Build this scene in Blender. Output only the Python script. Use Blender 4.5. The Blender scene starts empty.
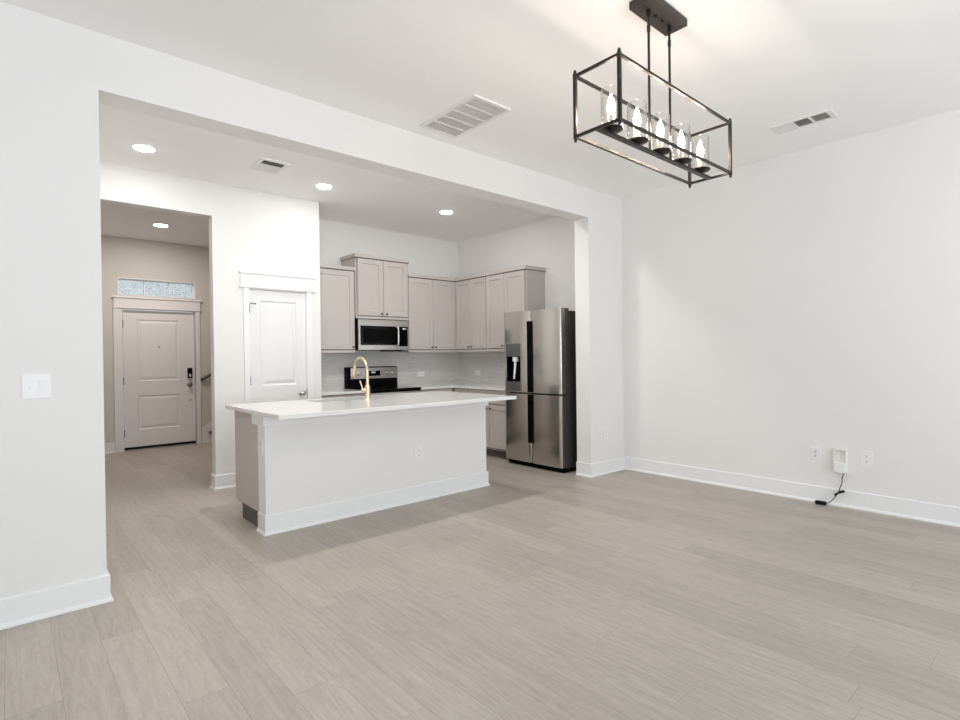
import bpy, bmesh, math, random
from mathutils import Vector, Matrix

sc = bpy.context.scene
COL = sc.collection
PI = math.pi
random.seed(7)

# ------------------------------------------------------------------ camera
cam_data = bpy.data.cameras.new('camera')
cam = bpy.data.objects.new('camera', cam_data)
COL.objects.link(cam)
cam_data.sensor_width = 36.0
cam_data.lens = 538.04 * 36.0 / 960.0
cam_data.clip_start = 0.05
_r = Vector((0.75143, -0.659695, -0.012433))
_u = Vector((0.013576, -0.003382, 0.999902))
_f = Vector((0.659672, 0.751526, -0.006415))
_m = Matrix((_r, _u, -_f)).transposed().to_4x4()
_m.translation = Vector((0.0, 0.0, 1.29))
cam.matrix_world = _m
sc.camera = cam

# ------------------------------------------------------------------ world, light, exposure
world = bpy.data.worlds.new('World')
sc.world = world
world.use_nodes = True
world.node_tree.nodes['Background'].inputs['Color'].default_value = (0.95, 0.975, 1.0, 1)
world.node_tree.nodes['Background'].inputs['Strength'].default_value = 1.7
sc.view_settings.view_transform = 'Standard'
sc.view_settings.look = 'None'
sc.view_settings.gamma = 1.0
sc.view_settings.use_curve_mapping = False
sc.view_settings.exposure = -0.22
sc.cycles.max_bounces = 14
sc.cycles.diffuse_bounces = 8
sc.cycles.glossy_bounces = 6
sc.cycles.transparent_max_bounces = 12
sc.cycles.sample_clamp_indirect = 6.0
sc.cycles.caustics_reflective = False
sc.cycles.caustics_refractive = False


def area(name, loc, aim, sx, sy, power, color):
    d = bpy.data.lights.new(name, 'AREA')
    d.shape = 'RECTANGLE'
    d.size = sx
    d.size_y = sy
    d.energy = power
    d.color = color
    o = bpy.data.objects.new(name, d)
    COL.objects.link(o)
    o.location = loc
    o.rotation_euler = Vector(aim).to_track_quat('-Z', 'Z').to_euler()
    return o


DAY = (0.83, 0.92, 1.0)
# daylight standing in the three windows behind the camera
area('daylight', (0.35, -2.96, 1.45), (0, 1, 0.55), 1.5, 1.9, 86, DAY)
area('daylight', (3.05, -2.96, 1.45), (0, 1, 0.55), 1.5, 1.9, 86, DAY)
area('daylight', (-1.96, -0.2, 1.45), (1, 0, 0.5), 1.5, 1.9, 30, DAY)
CAN_STRENGTH = 100.0
CAN_STRENGTH_FRONT = 375.0
BULB_STRENGTH = 200.0

# ------------------------------------------------------------------ materials


def lin(c):
    return tuple(((v / 255.0) / 12.92 if v / 255.0 <= 0.04045 else ((v / 255.0 + 0.055) / 1.055) ** 2.4) for v in c)


def new_mat(name):
    m = bpy.data.materials.new(name)
    m.use_nodes = True
    nt = m.node_tree
    return m, nt, nt.nodes['Principled BSDF']


def bump(nt, bs, scale, strength, dist=0.002, stretch=None, detail=3.0):
    tc = nt.nodes.new('ShaderNodeTexCoord')
    mp = nt.nodes.new('ShaderNodeMapping')
    if stretch:
        mp.inputs['Scale'].default_value = stretch
    no = nt.nodes.new('ShaderNodeTexNoise')
    no.inputs['Scale'].default_value = scale
    no.inputs['Detail'].default_value = detail
    b = nt.nodes.new('ShaderNodeBump')
    b.inputs['Strength'].default_value = strength
    b.inputs['Distance'].default_value = dist
    nt.links.new(tc.outputs['Object'], mp.inputs['Vector'])
    nt.links.new(mp.outputs['Vector'], no.inputs['Vector'])
    nt.links.new(no.outputs['Fac'], b.inputs['Height'])
    nt.links.new(b.outputs['Normal'], bs.inputs['Normal'])
    return no


def solid(name, col, rough=0.5, metal=0.0, spec=0.5, bmp=None, mottled=0.0, mscale=6.0, stretch=None):
    m, nt, bs = new_mat(name)
    bs.inputs['Base Color'].default_value = (*col, 1)
    bs.inputs['Roughness'].default_value = rough
    bs.inputs['Metallic'].default_value = metal
    bs.inputs['Specular IOR Level'].default_value = spec
    if bmp:
        bump(nt, bs, *bmp)
    if mottled:
        tc = nt.nodes.new('ShaderNodeTexCoord')
        mp = nt.nodes.new('ShaderNodeMapping')
        if stretch:
            mp.inputs['Scale'].default_value = stretch
        no = nt.nodes.new('ShaderNodeTexNoise')
        no.inputs['Scale'].default_value = mscale
        no.inputs['Detail'].default_value = 6
        rp = nt.nodes.new('ShaderNodeValToRGB')
        rp.color_ramp.elements[0].position = 0.3
        rp.color_ramp.elements[1].position = 0.7
        rp.color_ramp.elements[0].color = (*[c * (1 - mottled) for c in col], 1)
        rp.color_ramp.elements[1].color = (*[min(1, c * (1 + mottled)) for c in col], 1)
        nt.links.new(tc.outputs['Object'], mp.inputs['Vector'])
        nt.links.new(mp.outputs['Vector'], no.inputs['Vector'])
        nt.links.new(no.outputs['Fac'], rp.inputs['Fac'])
        nt.links.new(rp.outputs['Color'], bs.inputs['Base Color'])
    return m


def emitter(name, col, strength):
    m, nt, bs = new_mat(name)
    bs.inputs['Base Color'].default_value = (*col, 1)
    bs.inputs['Emission Color'].default_value = (*col, 1)
    bs.inputs['Emission Strength'].default_value = strength
    return m


def clear_glass(name, tint=(1, 1, 1), gloss=0.03, boost=0.12):
    m, nt, bs = new_mat(name)
    nt.nodes.remove(bs)
    out = nt.nodes['Material Output']
    t = nt.nodes.new('ShaderNodeBsdfTransparent')
    t.inputs['Color'].default_value = (*tint, 1)
    g = nt.nodes.new('ShaderNodeBsdfGlossy')
    g.inputs['Roughness'].default_value = gloss
    lw = nt.nodes.new('ShaderNodeLayerWeight')
    lw.inputs['Blend'].default_value = boost
    mx = nt.nodes.new('ShaderNodeMixShader')
    nt.links.new(lw.outputs['Facing'], mx.inputs['Fac'])
    nt.links.new(t.outputs[0], mx.inputs[1])
    nt.links.new(g.outputs[0], mx.inputs[2])
    nt.links.new(mx.outputs[0], out.inputs['Surface'])
    return m


def plank_floor():
    m, nt, bs = new_mat('oak_plank_floor')
    N, Lk = nt.nodes, nt.links

    def math_(op, a, b=None, c=None):
        n = N.new('ShaderNodeMath')
        n.operation = op
        for i, v in enumerate((a, b, c)):
            if v is None:
                continue
            if isinstance(v, (int, float)):
                n.inputs[i].default_value = v
            else:
                Lk.new(v, n.inputs[i])
        return n.outputs[0]

    tc = N.new('ShaderNodeTexCoord')
    sp = N.new('ShaderNodeSeparateXYZ')
    Lk.new(tc.outputs['Object'], sp.inputs[0])
    W, LEN = 0.1667, 1.62
    u = math_('DIVIDE', math_('SUBTRACT', sp.outputs['X'], -0.526), W)
    i = math_('FLOOR', u)
    fu = math_('SUBTRACT', u, i)
    wn = N.new('ShaderNodeTexWhiteNoise')
    wn.noise_dimensions = '1D'
    Lk.new(math_('ADD', i, 13.0), wn.inputs['W'])
    v = math_('DIVIDE', math_('ADD', sp.outputs['Y'], math_('MULTIPLY', wn.outputs['Value'], 9.0)), LEN)
    j = math_('FLOOR', v)
    fv = math_('SUBTRACT', v, j)
    cmb = N.new('ShaderNodeCombineXYZ')
    Lk.new(i, cmb.inputs[0])
    Lk.new(j, cmb.inputs[1])
    wn2 = N.new('ShaderNodeTexWhiteNoise')
    wn2.noise_dimensions = '3D'
    Lk.new(cmb.outputs[0], wn2.inputs['Vector'])
    # grain coordinates, shifted per plank
    cg = N.new('ShaderNodeCombineXYZ')
    Lk.new(math_('MULTIPLY', sp.outputs['X'], 46.0), cg.inputs[0])
    Lk.new(math_('MULTIPLY', sp.outputs['Y'], 2.2), cg.inputs[1])
    Lk.new(math_('MULTIPLY', wn2.outputs['Value'], 57.0), cg.inputs[2])
    g1 = N.new('ShaderNodeTexNoise')
    g1.inputs['Scale'].default_value = 1.0
    g1.inputs['Detail'].default_value = 6
    g1.inputs['Roughness'].default_value = 0.62
    g1.inputs['Distortion'].default_value = 0.6
    Lk.new(cg.outputs[0], g1.inputs['Vector'])
    # broad cathedral figure
    cw = N.new('ShaderNodeCombineXYZ')
    Lk.new(math_('MULTIPLY', sp.outputs['X'], 9.0), cw.inputs[0])
    Lk.new(math_('MULTIPLY', sp.outputs['Y'], 1.1), cw.inputs[1])
    Lk.new(math_('MULTIPLY', wn2.outputs['Value'], 31.0), cw.inputs[2])
    g2 = N.new('ShaderNodeTexNoise')
    g2.inputs['Scale'].default_value = 1.0
    g2.inputs['Detail'].default_value = 2
    Lk.new(cw.outputs[0], g2.inputs['Vector'])
    ring = math_('FRACT', math_('MULTIPLY', g2.outputs['Fac'], 11.0))
    ring = math_('ABSOLUTE', math_('SUBTRACT', ring, 0.5))
    # fine pores
    cp = N.new('ShaderNodeCombineXYZ')
    Lk.new(math_('MULTIPLY', sp.outputs['X'], 260.0), cp.inputs[0])
    Lk.new(math_('MULTIPLY', sp.outputs['Y'], 26.0), cp.inputs[1])
    g3 = N.new('ShaderNodeTexNoise')
    g3.inputs['Scale'].default_value = 1.0
    g3.inputs['Detail'].default_value = 2
    Lk.new(cp.outputs[0], g3.inputs['Vector'])
    tone = math_('ADD', math_('MULTIPLY', wn2.outputs['Value'], 0.13),
                 math_('MULTIPLY', g1.outputs['Fac'], 0.62))
    tone = math_('ADD', tone, math_('MULTIPLY', ring, 0.26))
    tone = math_('ADD', tone, math_('MULTIPLY', g3.outputs['Fac'], 0.38))
    rp = N.new('ShaderNodeValToRGB')
    e = rp.color_ramp.elements
    e[0].position, e[0].color = 0.30, (0.320, 0.277, 0.239, 1)
    e[1].position, e[1].color = 1.0, (0.545, 0.490, 0.438, 1)
    Lk.new(tone, rp.inputs['Fac'])
    hv = N.new('ShaderNodeHueSaturation')
    hv.inputs['Saturation'].default_value = 1.0
    Lk.new(rp.outputs['Color'], hv.inputs['Color'])
    Lk.new(math_('ADD', 0.96, math_('MULTIPLY', wn2.outputs['Value'], 0.06)), hv.inputs['Value'])
    # joints between planks
    du = math_('MULTIPLY', math_('MINIMUM', fu, math_('SUBTRACT', 1.0, fu)), W)
    dv = math_('MULTIPLY', math_('MINIMUM', fv, math_('SUBTRACT', 1.0, fv)), LEN)
    d = math_('MINIMUM', du, dv)
    joint = math_('LESS_THAN', d, 0.0009)
    mx = N.new('ShaderNodeMixRGB')
    Lk.new(math_('MULTIPLY', joint, 0.50), mx.inputs['Fac'])
    Lk.new(hv.outputs['Color'], mx.inputs['Color1'])
    mx.inputs['Color2'].default_value = (0.13, 0.105, 0.085, 1)
    Lk.new(mx.outputs['Color'], bs.inputs['Base Color'])
    Lk.new(math_('ADD', 0.36, math_('MULTIPLY', g1.outputs['Fac'], 0.16)), bs.inputs['Roughness'])
    bs.inputs['Specular IOR Level'].default_value = 0.42
    b = N.new('ShaderNodeBump')
    b.inputs['Strength'].default_value = 0.22
    b.inputs['Distance'].default_value = 0.0015
    hgt = math_('SUBTRACT', math_('ADD', math_('MULTIPLY', g1.outputs['Fac'], 0.5),
                                  math_('MULTIPLY', g3.outputs['Fac'], 0.4)),
                math_('MULTIPLY', joint, 1.2))
    Lk.new(hgt, b.inputs['Height'])
    Lk.new(b.outputs['Normal'], bs.inputs['Normal'])
    return m


def tile_backsplash():
    """long low glazed tiles with fine streaks along their length; axis coordinate is x+y so both walls work"""
    m, nt, bs = new_mat('streaked_tile')
    N, Lk = nt.nodes, nt.links

    def math_(op, a, b=None):
        n = N.new('ShaderNodeMath')
        n.operation = op
        for i, v in enumerate((a, b)):
            if v is None:
                continue
            if isinstance(v, (int, float)):
                n.inputs[i].default_value = v
            else:
                Lk.new(v, n.inputs[i])
        return n.outputs[0]
    tc = N.new('ShaderNodeTexCoord')
    sp = N.new('ShaderNodeSeparateXYZ')
    Lk.new(tc.outputs['Object'], sp.inputs[0])
    s = math_('ADD', sp.outputs['X'], sp.outputs['Y'])
    H, LN = 0.0775, 0.31
    v = math_('DIVIDE', math_('SUBTRACT', sp.outputs['Z'], 0.9), H)
    j = math_('FLOOR', v)
    fv = math_('SUBTRACT', v, j)
    u = math_('ADD', math_('DIVIDE', s, LN), math_('MULTIPLY', j, 0.5))
    i = math_('FLOOR', u)
    fu = math_('SUBTRACT', u, i)
    cm = N.new('ShaderNodeCombineXYZ')
    Lk.new(i, cm.inputs[0])
    Lk.new(j, cm.inputs[1])
    wn = N.new('ShaderNodeTexWhiteNoise')
    Lk.new(cm.outputs[0], wn.inputs['Vector'])
    cg = N.new('ShaderNodeCombineXYZ')
    Lk.new(math_('MULTIPLY', s, 3.0), cg.inputs[0])
    Lk.new(math_('MULTIPLY', sp.outputs['Z'], 75.0), cg.inputs[1])
    Lk.new(math_('MULTIPLY', wn.outputs['Value'], 40.0), cg.inputs[2])
    g = N.new('ShaderNodeTexNoise')
    g.inputs['Scale'].default_value = 1.0
    g.inputs['Detail'].default_value = 4
    Lk.new(cg.outputs[0], g.inputs['Vector'])
    t = math_('ADD', math_('MULTIPLY', g.outputs['Fac'], 0.8), math_('MULTIPLY', wn.outputs['Value'], 0.10))
    rp = N.new('ShaderNodeValToRGB')
    e = rp.color_ramp.elements
    e[0].position, e[0].color = 0.25, (0.58, 0.57, 0.55, 1)
    e[1].position, e[1].color = 0.85, (0.80, 0.79, 0.77, 1)
    Lk.new(t, rp.inputs['Fac'])
    dd = math_('MINIMUM', math_('MULTIPLY', math_('MINIMUM', fu, math_('SUBTRACT', 1.0, fu)), LN),
               math_('MULTIPLY', math_('MINIMUM', fv, math_('SUBTRACT', 1.0, fv)), H))
    gr = math_('LESS_THAN', dd, 0.0013)
    mx = N.new('ShaderNodeMixRGB')
    Lk.new(math_('MULTIPLY', gr, 0.5), mx.inputs['Fac'])
    Lk.new(rp.outputs['Color'], mx.inputs['Color1'])
    mx.inputs['Color2'].default_value = (0.60, 0.60, 0.58, 1)
    Lk.new(mx.outputs['Color'], bs.inputs['Base Color'])
    bs.inputs['Roughness'].default_value = 0.35
    b = N.new('ShaderNodeBump')
    b.inputs['Strength'].default_value = 0.15
    b.inputs['Distance'].default_value = 0.001
    Lk.new(math_('SUBTRACT', 1.0, gr), b.inputs['Height'])
    Lk.new(b.outputs['Normal'], bs.inputs['Normal'])
    return m


def brushed(name, col, rough, vertical=True, streak=0.012):
    m, nt, bs = new_mat(name)
    bs.inputs['Metallic'].default_value = 1.0
    tc = nt.nodes.new('ShaderNodeTexCoord')
    mp = nt.nodes.new('ShaderNodeMapping')
    mp.inputs['Scale'].default_value = (420, 420, 2.0) if vertical else (1.2, 130, 130)
    no = nt.nodes.new('ShaderNodeTexNoise')
    no.inputs['Scale'].default_value = 1.0
    no.inputs['Detail'].default_value = 4
    rp = nt.nodes.new('ShaderNodeValToRGB')
    rp.color_ramp.elements[0].color = (*[c * (1 - streak) for c in col], 1)
    rp.color_ramp.elements[1].color = (*[c * (1 + streak) for c in col], 1)
    mr = nt.nodes.new('ShaderNodeMapRange')
    mr.inputs['To Min'].default_value = rough - 0.01
    mr.inputs['To Max'].default_value = rough + 0.01
    L = nt.links
    L.new(tc.outputs['Object'], mp.inputs['Vector'])
    L.new(mp.outputs['Vector'], no.inputs['Vector'])
    L.new(no.outputs['Fac'], rp.inputs['Fac'])
    L.new(rp.outputs['Color'], bs.inputs['Base Color'])
    L.new(no.outputs['Fac'], mr.inputs['Value'])
    L.new(mr.outputs['Result'], bs.inputs['Roughness'])
    bs.inputs['Anisotropic'].default_value = 0.5
    return m


def rain_glass():
    m, nt, bs = new_mat('rain_textured_glass')
    nt.nodes.remove(bs)
    N, L = nt.nodes, nt.links
    out = N['Material Output']
    tc = N.new('ShaderNodeTexCoord')
    vo = N.new('ShaderNodeTexNoise')
    vo.inputs['Scale'].default_value = 70
    vo.inputs['Detail'].default_value = 3
    L.new(tc.outputs['Object'], vo.inputs['Vector'])
    rp = N.new('ShaderNodeValToRGB')
    rp.color_ramp.elements[0].position = 0.35
    rp.color_ramp.elements[1].position = 0.65
    rp.color_ramp.elements[0].color = (0.56, 0.60, 0.62, 1)
    rp.color_ramp.elements[1].color = (0.80, 0.835, 0.85, 1)
    L.new(vo.outputs['Fac'], rp.inputs['Fac'])
    t = N.new('ShaderNodeBsdfTransparent')
    L.new(rp.outputs['Color'], t.inputs['Color'])
    g = N.new('ShaderNodeBsdfGlossy')
    g.inputs['Roughness'].default_value = 0.25
    mx = N.new('ShaderNodeMixShader')
    mx.inputs['Fac'].default_value = 0.12
    L.new(t.outputs[0], mx.inputs[1])
    L.new(g.outputs[0], mx.inputs[2])
    L.new(mx.outputs[0], out.inputs['Surface'])
    return m


M = {}
M['wall'] = solid('wall_paint', (0.81, 0.80, 0.79), 0.75, spec=0.25, bmp=(90, 0.10, 0.002))
M['ceiling'] = solid('ceiling_paint', (0.925, 0.92, 0.912), 0.85, spec=0.2, bmp=(70, 0.12, 0.002))
M['trim'] = solid('white_trim_paint', (0.84, 0.845, 0.85), 0.38, bmp=(30, 0.03, 0.001))
M['door'] = solid('door_paint', (0.80, 0.795, 0.79), 0.42, bmp=(30, 0.03, 0.001))
M['entry_door'] = solid('entry_door_paint', (0.76, 0.735, 0.735), 0.45, bmp=(30, 0.03, 0.001))
M['entry_trim'] = solid('entry_trim_paint', (0.76, 0.735, 0.735), 0.45, bmp=(30, 0.03, 0.001))
M['foyer_wall'] = solid('foyer_wall_paint', (0.60, 0.575, 0.54), 0.75, spec=0.25, bmp=(90, 0.10, 0.002))
M['floor'] = plank_floor()
M['cabinet'] = solid('greige_cabinet_paint', (0.545, 0.498, 0.474), 0.45, bmp=(40, 0.03, 0.001))
M['toe_and_crown_shade'] = solid('toe_kick_and_crown_shade', (0.12, 0.105, 0.095), 0.6, mottled=0.15, stretch=(2, 2, 20))
M['gap'] = solid('cabinet_face_frame', (0.30, 0.265, 0.24), 0.6, mottled=0.08)
M['quartz'] = solid('white_quartz', (0.80, 0.79, 0.775), 0.12, mottled=0.025, mscale=16)
M['tile'] = tile_backsplash()
M['steel'] = brushed('brushed_stainless', (0.60, 0.57, 0.535), 0.21)
M['steel_h'] = brushed('brushed_stainless_horizontal', (0.58, 0.55, 0.52), 0.30, vertical=False)
M['dark_steel'] = brushed('dark_stainless', (0.23, 0.22, 0.21), 0.30)
M['black'] = solid('black_plastic', (0.003, 0.003, 0.003), 0.4, spec=0.06, mottled=0.1)
M['black_glass'] = solid('black_glass', (0.003, 0.003, 0.003), 0.08, spec=0.12, mottled=0.1)
M['charcoal'] = solid('charcoal_cabinet_metal', (0.055, 0.050, 0.046), 0.45, bmp=(200, 0.05, 0.001))
M['chrome'] = solid('satin_nickel', (0.62, 0.60, 0.57), 0.22, metal=1.0, mottled=0.04)
M['dark_knob'] = solid('dark_bronze_hardware', (0.045, 0.037, 0.03), 0.4, metal=0.3, mottled=0.1)
M['gold'] = solid('brushed_gold', (0.80, 0.69, 0.48), 0.30, metal=1.0, mottled=0.05, mscale=40)
M['bronze'] = solid('oil_rubbed_bronze', (0.032, 0.026, 0.021), 0.36, metal=0.55, mottled=0.18, mscale=30)
M['canopy'] = solid('bronze_canopy', (0.042, 0.036, 0.030), 0.55, metal=0.3, mottled=0.12, mscale=20)
M['plastic'] = solid('white_plastic', (0.84, 0.84, 0.84), 0.35, mottled=0.01)
M['ivory'] = solid('ivory_plastic', (0.82, 0.81, 0.77), 0.4, mottled=0.02)
M['slot'] = solid('socket_slot', (0.06, 0.06, 0.06), 0.6, mottled=0.05)
M['vent'] = solid('white_vent_metal', (0.80, 0.795, 0.785), 0.45, mottled=0.01)
M['vent_dark'] = solid('vent_throat', (0.26, 0.255, 0.245), 0.8, mottled=0.1)
M['filter'] = solid('grey_air_filter', (0.74, 0.73, 0.715), 0.9, mottled=0.06, mscale=60)
M['glass'] = clear_glass('clear_shade_glass', (0.98, 0.975, 0.96), 0.04, 0.22)
M['pane'] = clear_glass('window_glass', (0.97, 0.98, 0.98), 0.02, 0.08)
M['rain'] = rain_glass()
M['candle'] = solid('candle_sleeve', (0.72, 0.66, 0.56), 0.5, mottled=0.03)
M['bulb'] = emitter('glowing_bulb', (1.0, 0.83, 0.70), BULB_STRENGTH)
M['lens'] = emitter('glowing_lens', (1.0, 0.985, 0.962), CAN_STRENGTH)
M['lens_front'] = emitter('glowing_front_lens', (1.0, 0.985, 0.962), CAN_STRENGTH_FRONT)
M['lens_foyer'] = emitter('glowing_foyer_lens', (1.0, 0.925, 0.865), 520.0)
M['stair_wood'] = solid('dark_stair_wood', (0.045, 0.035, 0.03), 0.4, mottled=0.25, stretch=(2, 18, 18))
M['rubber'] = solid('black_rubber', (0.006, 0.006, 0.006), 0.55, spec=0.2, mottled=0.1)
M['led'] = emitter('display_glow', (0.75, 0.85, 0.95), 0.35)
M['threshold'] = solid('aluminium_threshold', (0.42, 0.39, 0.36), 0.4, metal=0.7, mottled=0.05)

# ------------------------------------------------------------------ mesh helpers


class MB:
    def __init__(self):
        self.v, self.f, self.smooth = [], [], []

    def add(self, verts, faces, smooth=False):
        o = len(self.v)
        self.v += [tuple(p) for p in verts]
        self.f += [tuple(i + o for i in f) for f in faces]
        self.smooth += [smooth] * len(faces)
        return self

    def box(self, x0, x1, y0, y1, z0, z1, b=0.0):
        x0, x1 = min(x0, x1), max(x0, x1)
        y0, y1 = min(y0, y1), max(y0, y1)
        z0, z1 = min(z0, z1), max(z0, z1)
        b = min(b, (x1 - x0) * .45, (y1 - y0) * .45, (z1 - z0) * .45)
        if b <= 0:
            vs = [(x0, y0, z0), (x1, y0, z0), (x1, y1, z0), (x0, y1, z0),
                  (x0, y0, z1), (x1, y0, z1), (x1, y1, z1), (x0, y1, z1)]
            fs = [(0, 3, 2, 1), (4, 5, 6, 7), (0, 1, 5, 4), (1, 2, 6, 5), (2, 3, 7, 6), (3, 0, 4, 7)]
            return self.add(vs, fs)
        bm = bmesh.new()
        bmesh.ops.create_cube(bm, size=1.0)
        for v in bm.verts:
            v.co = Vector(((x0 + x1) / 2 + v.co.x * (x1 - x0), (y0 + y1) / 2 + v.co.y * (y1 - y0),
                           (z0 + z1) / 2 + v.co.z * (z1 - z0)))
        bmesh.ops.bevel(bm, geom=bm.edges[:], offset=b, segments=2, profile=0.6, affect='EDGES')
        bm.verts.index_update()
        self.add([v.co[:] for v in bm.verts], [[v.index for v in f.verts] for f in bm.faces])
        bm.free()
        return self

    def tube(self, pts, r, n=12, cap=True, closed=False):
        pts = [Vector(p) for p in pts]
        rs = r if isinstance(r, (list, tuple)) else [r] * len(pts)
        k = len(pts)
        tang = []
        for i in range(k):
            a = pts[i - 1] if (i > 0 or closed) else pts[i]
            c = pts[(i + 1) % k] if (i < k - 1 or closed) else pts[i]
            tang.append((c - a).normalized())
        t0 = tang[0]
        up = Vector((0, 0, 1)) if abs(t0.z) < 0.9 else Vector((1, 0, 0))
        nrm = t0.cross(up).normalized()
        vs = []
        for i in range(k):
            t = tang[i]
            if i:
                ax = tang[i - 1].cross(t)
                if ax.length > 1e-6:
                    nrm = Matrix.Rotation(tang[i - 1].angle(t), 3, ax.normalized()) @ nrm
            nrm = (nrm - t * nrm.dot(t)).normalized()
            bn = t.cross(nrm)
            for j in range(n):
                a = 2 * PI * j / n
                vs.append(pts[i] + (nrm * math.cos(a) + bn * math.sin(a)) * rs[i])
        fs = []
        for i in range(k - 1 + (1 if closed else 0)):
            i2 = (i + 1) % k
            for j in range(n):
                fs.append((i * n + j, i * n + (j + 1) % n, i2 * n + (j + 1) % n, i2 * n + j))
        self.add(vs, fs, True)
        if cap and not closed:
            o = len(self.v) - len(vs)
            self.f.append(tuple(o + j for j in reversed(range(n))))
            self.f.append(tuple(o + (k - 1) * n + j for j in range(n)))
            self.smooth += [False, False]
        return self

    def lathe(self, prof, c=(0, 0, 0), n=28, axis='Z', cap0=True, cap1=True):
        vs, fs = [], []
        for (r, z) in prof:
            for j in range(n):
                a = 2 * PI * j / n
                p = (r * math.cos(a), r * math.sin(a), z)
                if axis == 'Y':            # profile height runs along -Y
                    p = (p[0], -p[2], p[1])
                elif axis == 'X':
                    p = (p[2], p[1], p[0])
                vs.append((p[0] + c[0], p[1] + c[1], p[2] + c[2]))
        k = len(prof)
        for i in range(k - 1):
            for j in range(n):
                fs.append((i * n + j, i * n + (j + 1) % n, (i + 1) * n + (j + 1) % n, (i + 1) * n + j))
        self.add(vs, fs, True)
        o = len(self.v) - len(vs)
        if cap0:
            self.f.append(tuple(o + j for j in reversed(range(n))))
            self.smooth.append(False)
        if cap1:
            self.f.append(tuple(o + (k - 1) * n + j for j in range(n)))
            self.smooth.append(False)
        return self

    def rings(self, x0, x1, z0, z1, rings, cap_back=True):
        """nested rectangles in the XZ plane: rings = [(inset, y), ...] joined in order; the last one is filled"""
        vs, fs = [], []
        for (s, y) in rings:
            vs += [(x0 + s, y, z0 + s), (x1 - s, y, z0 + s), (x1 - s, y, z1 - s), (x0 + s, y, z1 - s)]
        k = len(rings)
        for i in range(k - 1):
            for j in range(4):
                fs.append((i * 4 + j, i * 4 + (j + 1) % 4, (i + 1) * 4 + (j + 1) % 4, (i + 1) * 4 + j))
        fs.append(tuple((k - 1) * 4 + j for j in range(4)))
        if cap_back:
            fs.append((3, 2, 1, 0))
        return self.add(vs, fs)

    def arc_slab(self, x0, x1, z0, z1, yb, yf, n=10):
        """slab whose front y = yf(x) may curve"""
        vs, fs = [], []
        for i in range(n + 1):
            x = x0 + (x1 - x0) * i / n
            vs += [(x, yf(x), z0), (x, yf(x), z1), (x, yb, z1), (x, yb, z0)]
        o = len(self.v)
        sm = []
        for i in range(n):
            a, b = i * 4, (i + 1) * 4
            for j in range(4):
                fs.append((a + j, b + j, b + (j + 1) % 4, a + (j + 1) % 4))
                sm.append(j == 0)
        # side index 0 spans front-bottom..front-top
        fs.append((0, 1, 2, 3))
        fs.append((n * 4 + 3, n * 4 + 2, n * 4 + 1, n * 4))
        sm += [False, False]
        self.v += vs
        self.f += [tuple(i + o for i in f) for f in fs]
        self.smooth += sm
        return self

    def frame(self, hx, hy, tx, ty, z0, z1):
        """flat rectangular frame made as one closed ring"""
        vs = []
        for (a, b) in ((hx, hy), (hx - tx, hy - ty)):
            for z in (z0, z1):
                vs += [(-a, -b, z), (a, -b, z), (a, b, z), (-a, b, z)]
        fs = []
        for i in range(4):
            j = (i + 1) % 4
            fs += [(i, j, 4 + j, 4 + i), (8 + i, 12 + i, 12 + j, 8 + j), (i, 8 + i, 8 + j, j), (4 + i, 4 + j, 12 + j, 12 + i)]
        return self.add(vs, fs)

    def sweep(self, path, prof):
        """profile [(d, z)] swept along a flat path; d is measured to the RIGHT of the path direction"""
        P = [Vector((p[0], p[1], 0)) for p in path]
        k = len(P)
        vs, fs = [], []
        for i in range(k):
            ds = []
            if i > 0:
                ds.append((P[i] - P[i - 1]).normalized())
            if i < k - 1:
                ds.append((P[i + 1] - P[i]).normalized())
            ns = [Vector((d.y, -d.x, 0)) for d in ds]
            nn = sum(ns, Vector()).normalized()
            nn = nn / max(0.2, nn.dot(ns[0]))
            for (d, z) in prof:
                q = P[i] + nn * d
                vs.append((q.x, q.y, z))
        q = len(prof)
        for i in range(k - 1):
            for j in range(q):
                fs.append((i * q + j, i * q + (j + 1) % q, (i + 1) * q + (j + 1) % q, (i + 1) * q + j))
        fs.append(tuple(range(q)))
        fs.append(tuple((k - 1) * q + j for j in reversed(range(q))))
        return self.add(vs, fs)

    def build(self, name, m, parent=None, loc=None):
        me = bpy.data.meshes.new(name)
        me.from_pydata(self.v, [], self.f)
        me.polygons.foreach_set('use_smooth', self.smooth)
        bm = bmesh.new()
        bm.from_mesh(me)
        bmesh.ops.recalc_face_normals(bm, faces=bm.faces[:])
        bm.to_mesh(me)
        bm.free()
        me.update()
        if any(self.smooth):
            try:
                me.set_sharp_from_angle(angle=math.radians(40))
            except Exception:
                pass
        me.materials.append(m if not isinstance(m, str) else M[m])
        o = bpy.data.objects.new(name, me)
        COL.objects.link(o)
        if parent:
            o.parent = parent
        if loc:
            o.location = loc
        return o


def tag(o, label=None, cat=None, group=None, kind=None):
    if label:
        o['label'] = label
    if cat:
        o['category'] = cat
    if group:
        o['group'] = group
    if kind:
        o['kind'] = kind
    return o


def thing(name, label, cat, loc=(0, 0, 0), rz=0.0, group=None, kind=None):
    o = bpy.data.objects.new(name, None)
    o.empty_display_size = 0.1
    COL.objects.link(o)
    o.location = loc
    o.rotation_euler = (0, 0, rz)
    return tag(o, label, cat, group, kind)


def copy_tree(o, parent=None):
    c = o.copy()
    COL.objects.link(c)
    if parent:
        c.parent = parent
    for ch in list(o.children):
        copy_tree(ch, c)
    return c


def struct(name, mb, m, label=None, cat=None):
    o = mb.build(name, m)
    o['kind'] = 'structure'
    if label:
        o['label'] = label
        o['category'] = cat or name.split('_')[0]
    return o


def copy_to(o, label, loc, rz=None, group=None):
    c = copy_tree(o)
    c.location = loc
    if rz is not None:
        c.rotation_euler = (0, 0, rz)
    c['label'] = label
    if group:
        c['group'] = group
    return c


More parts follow.
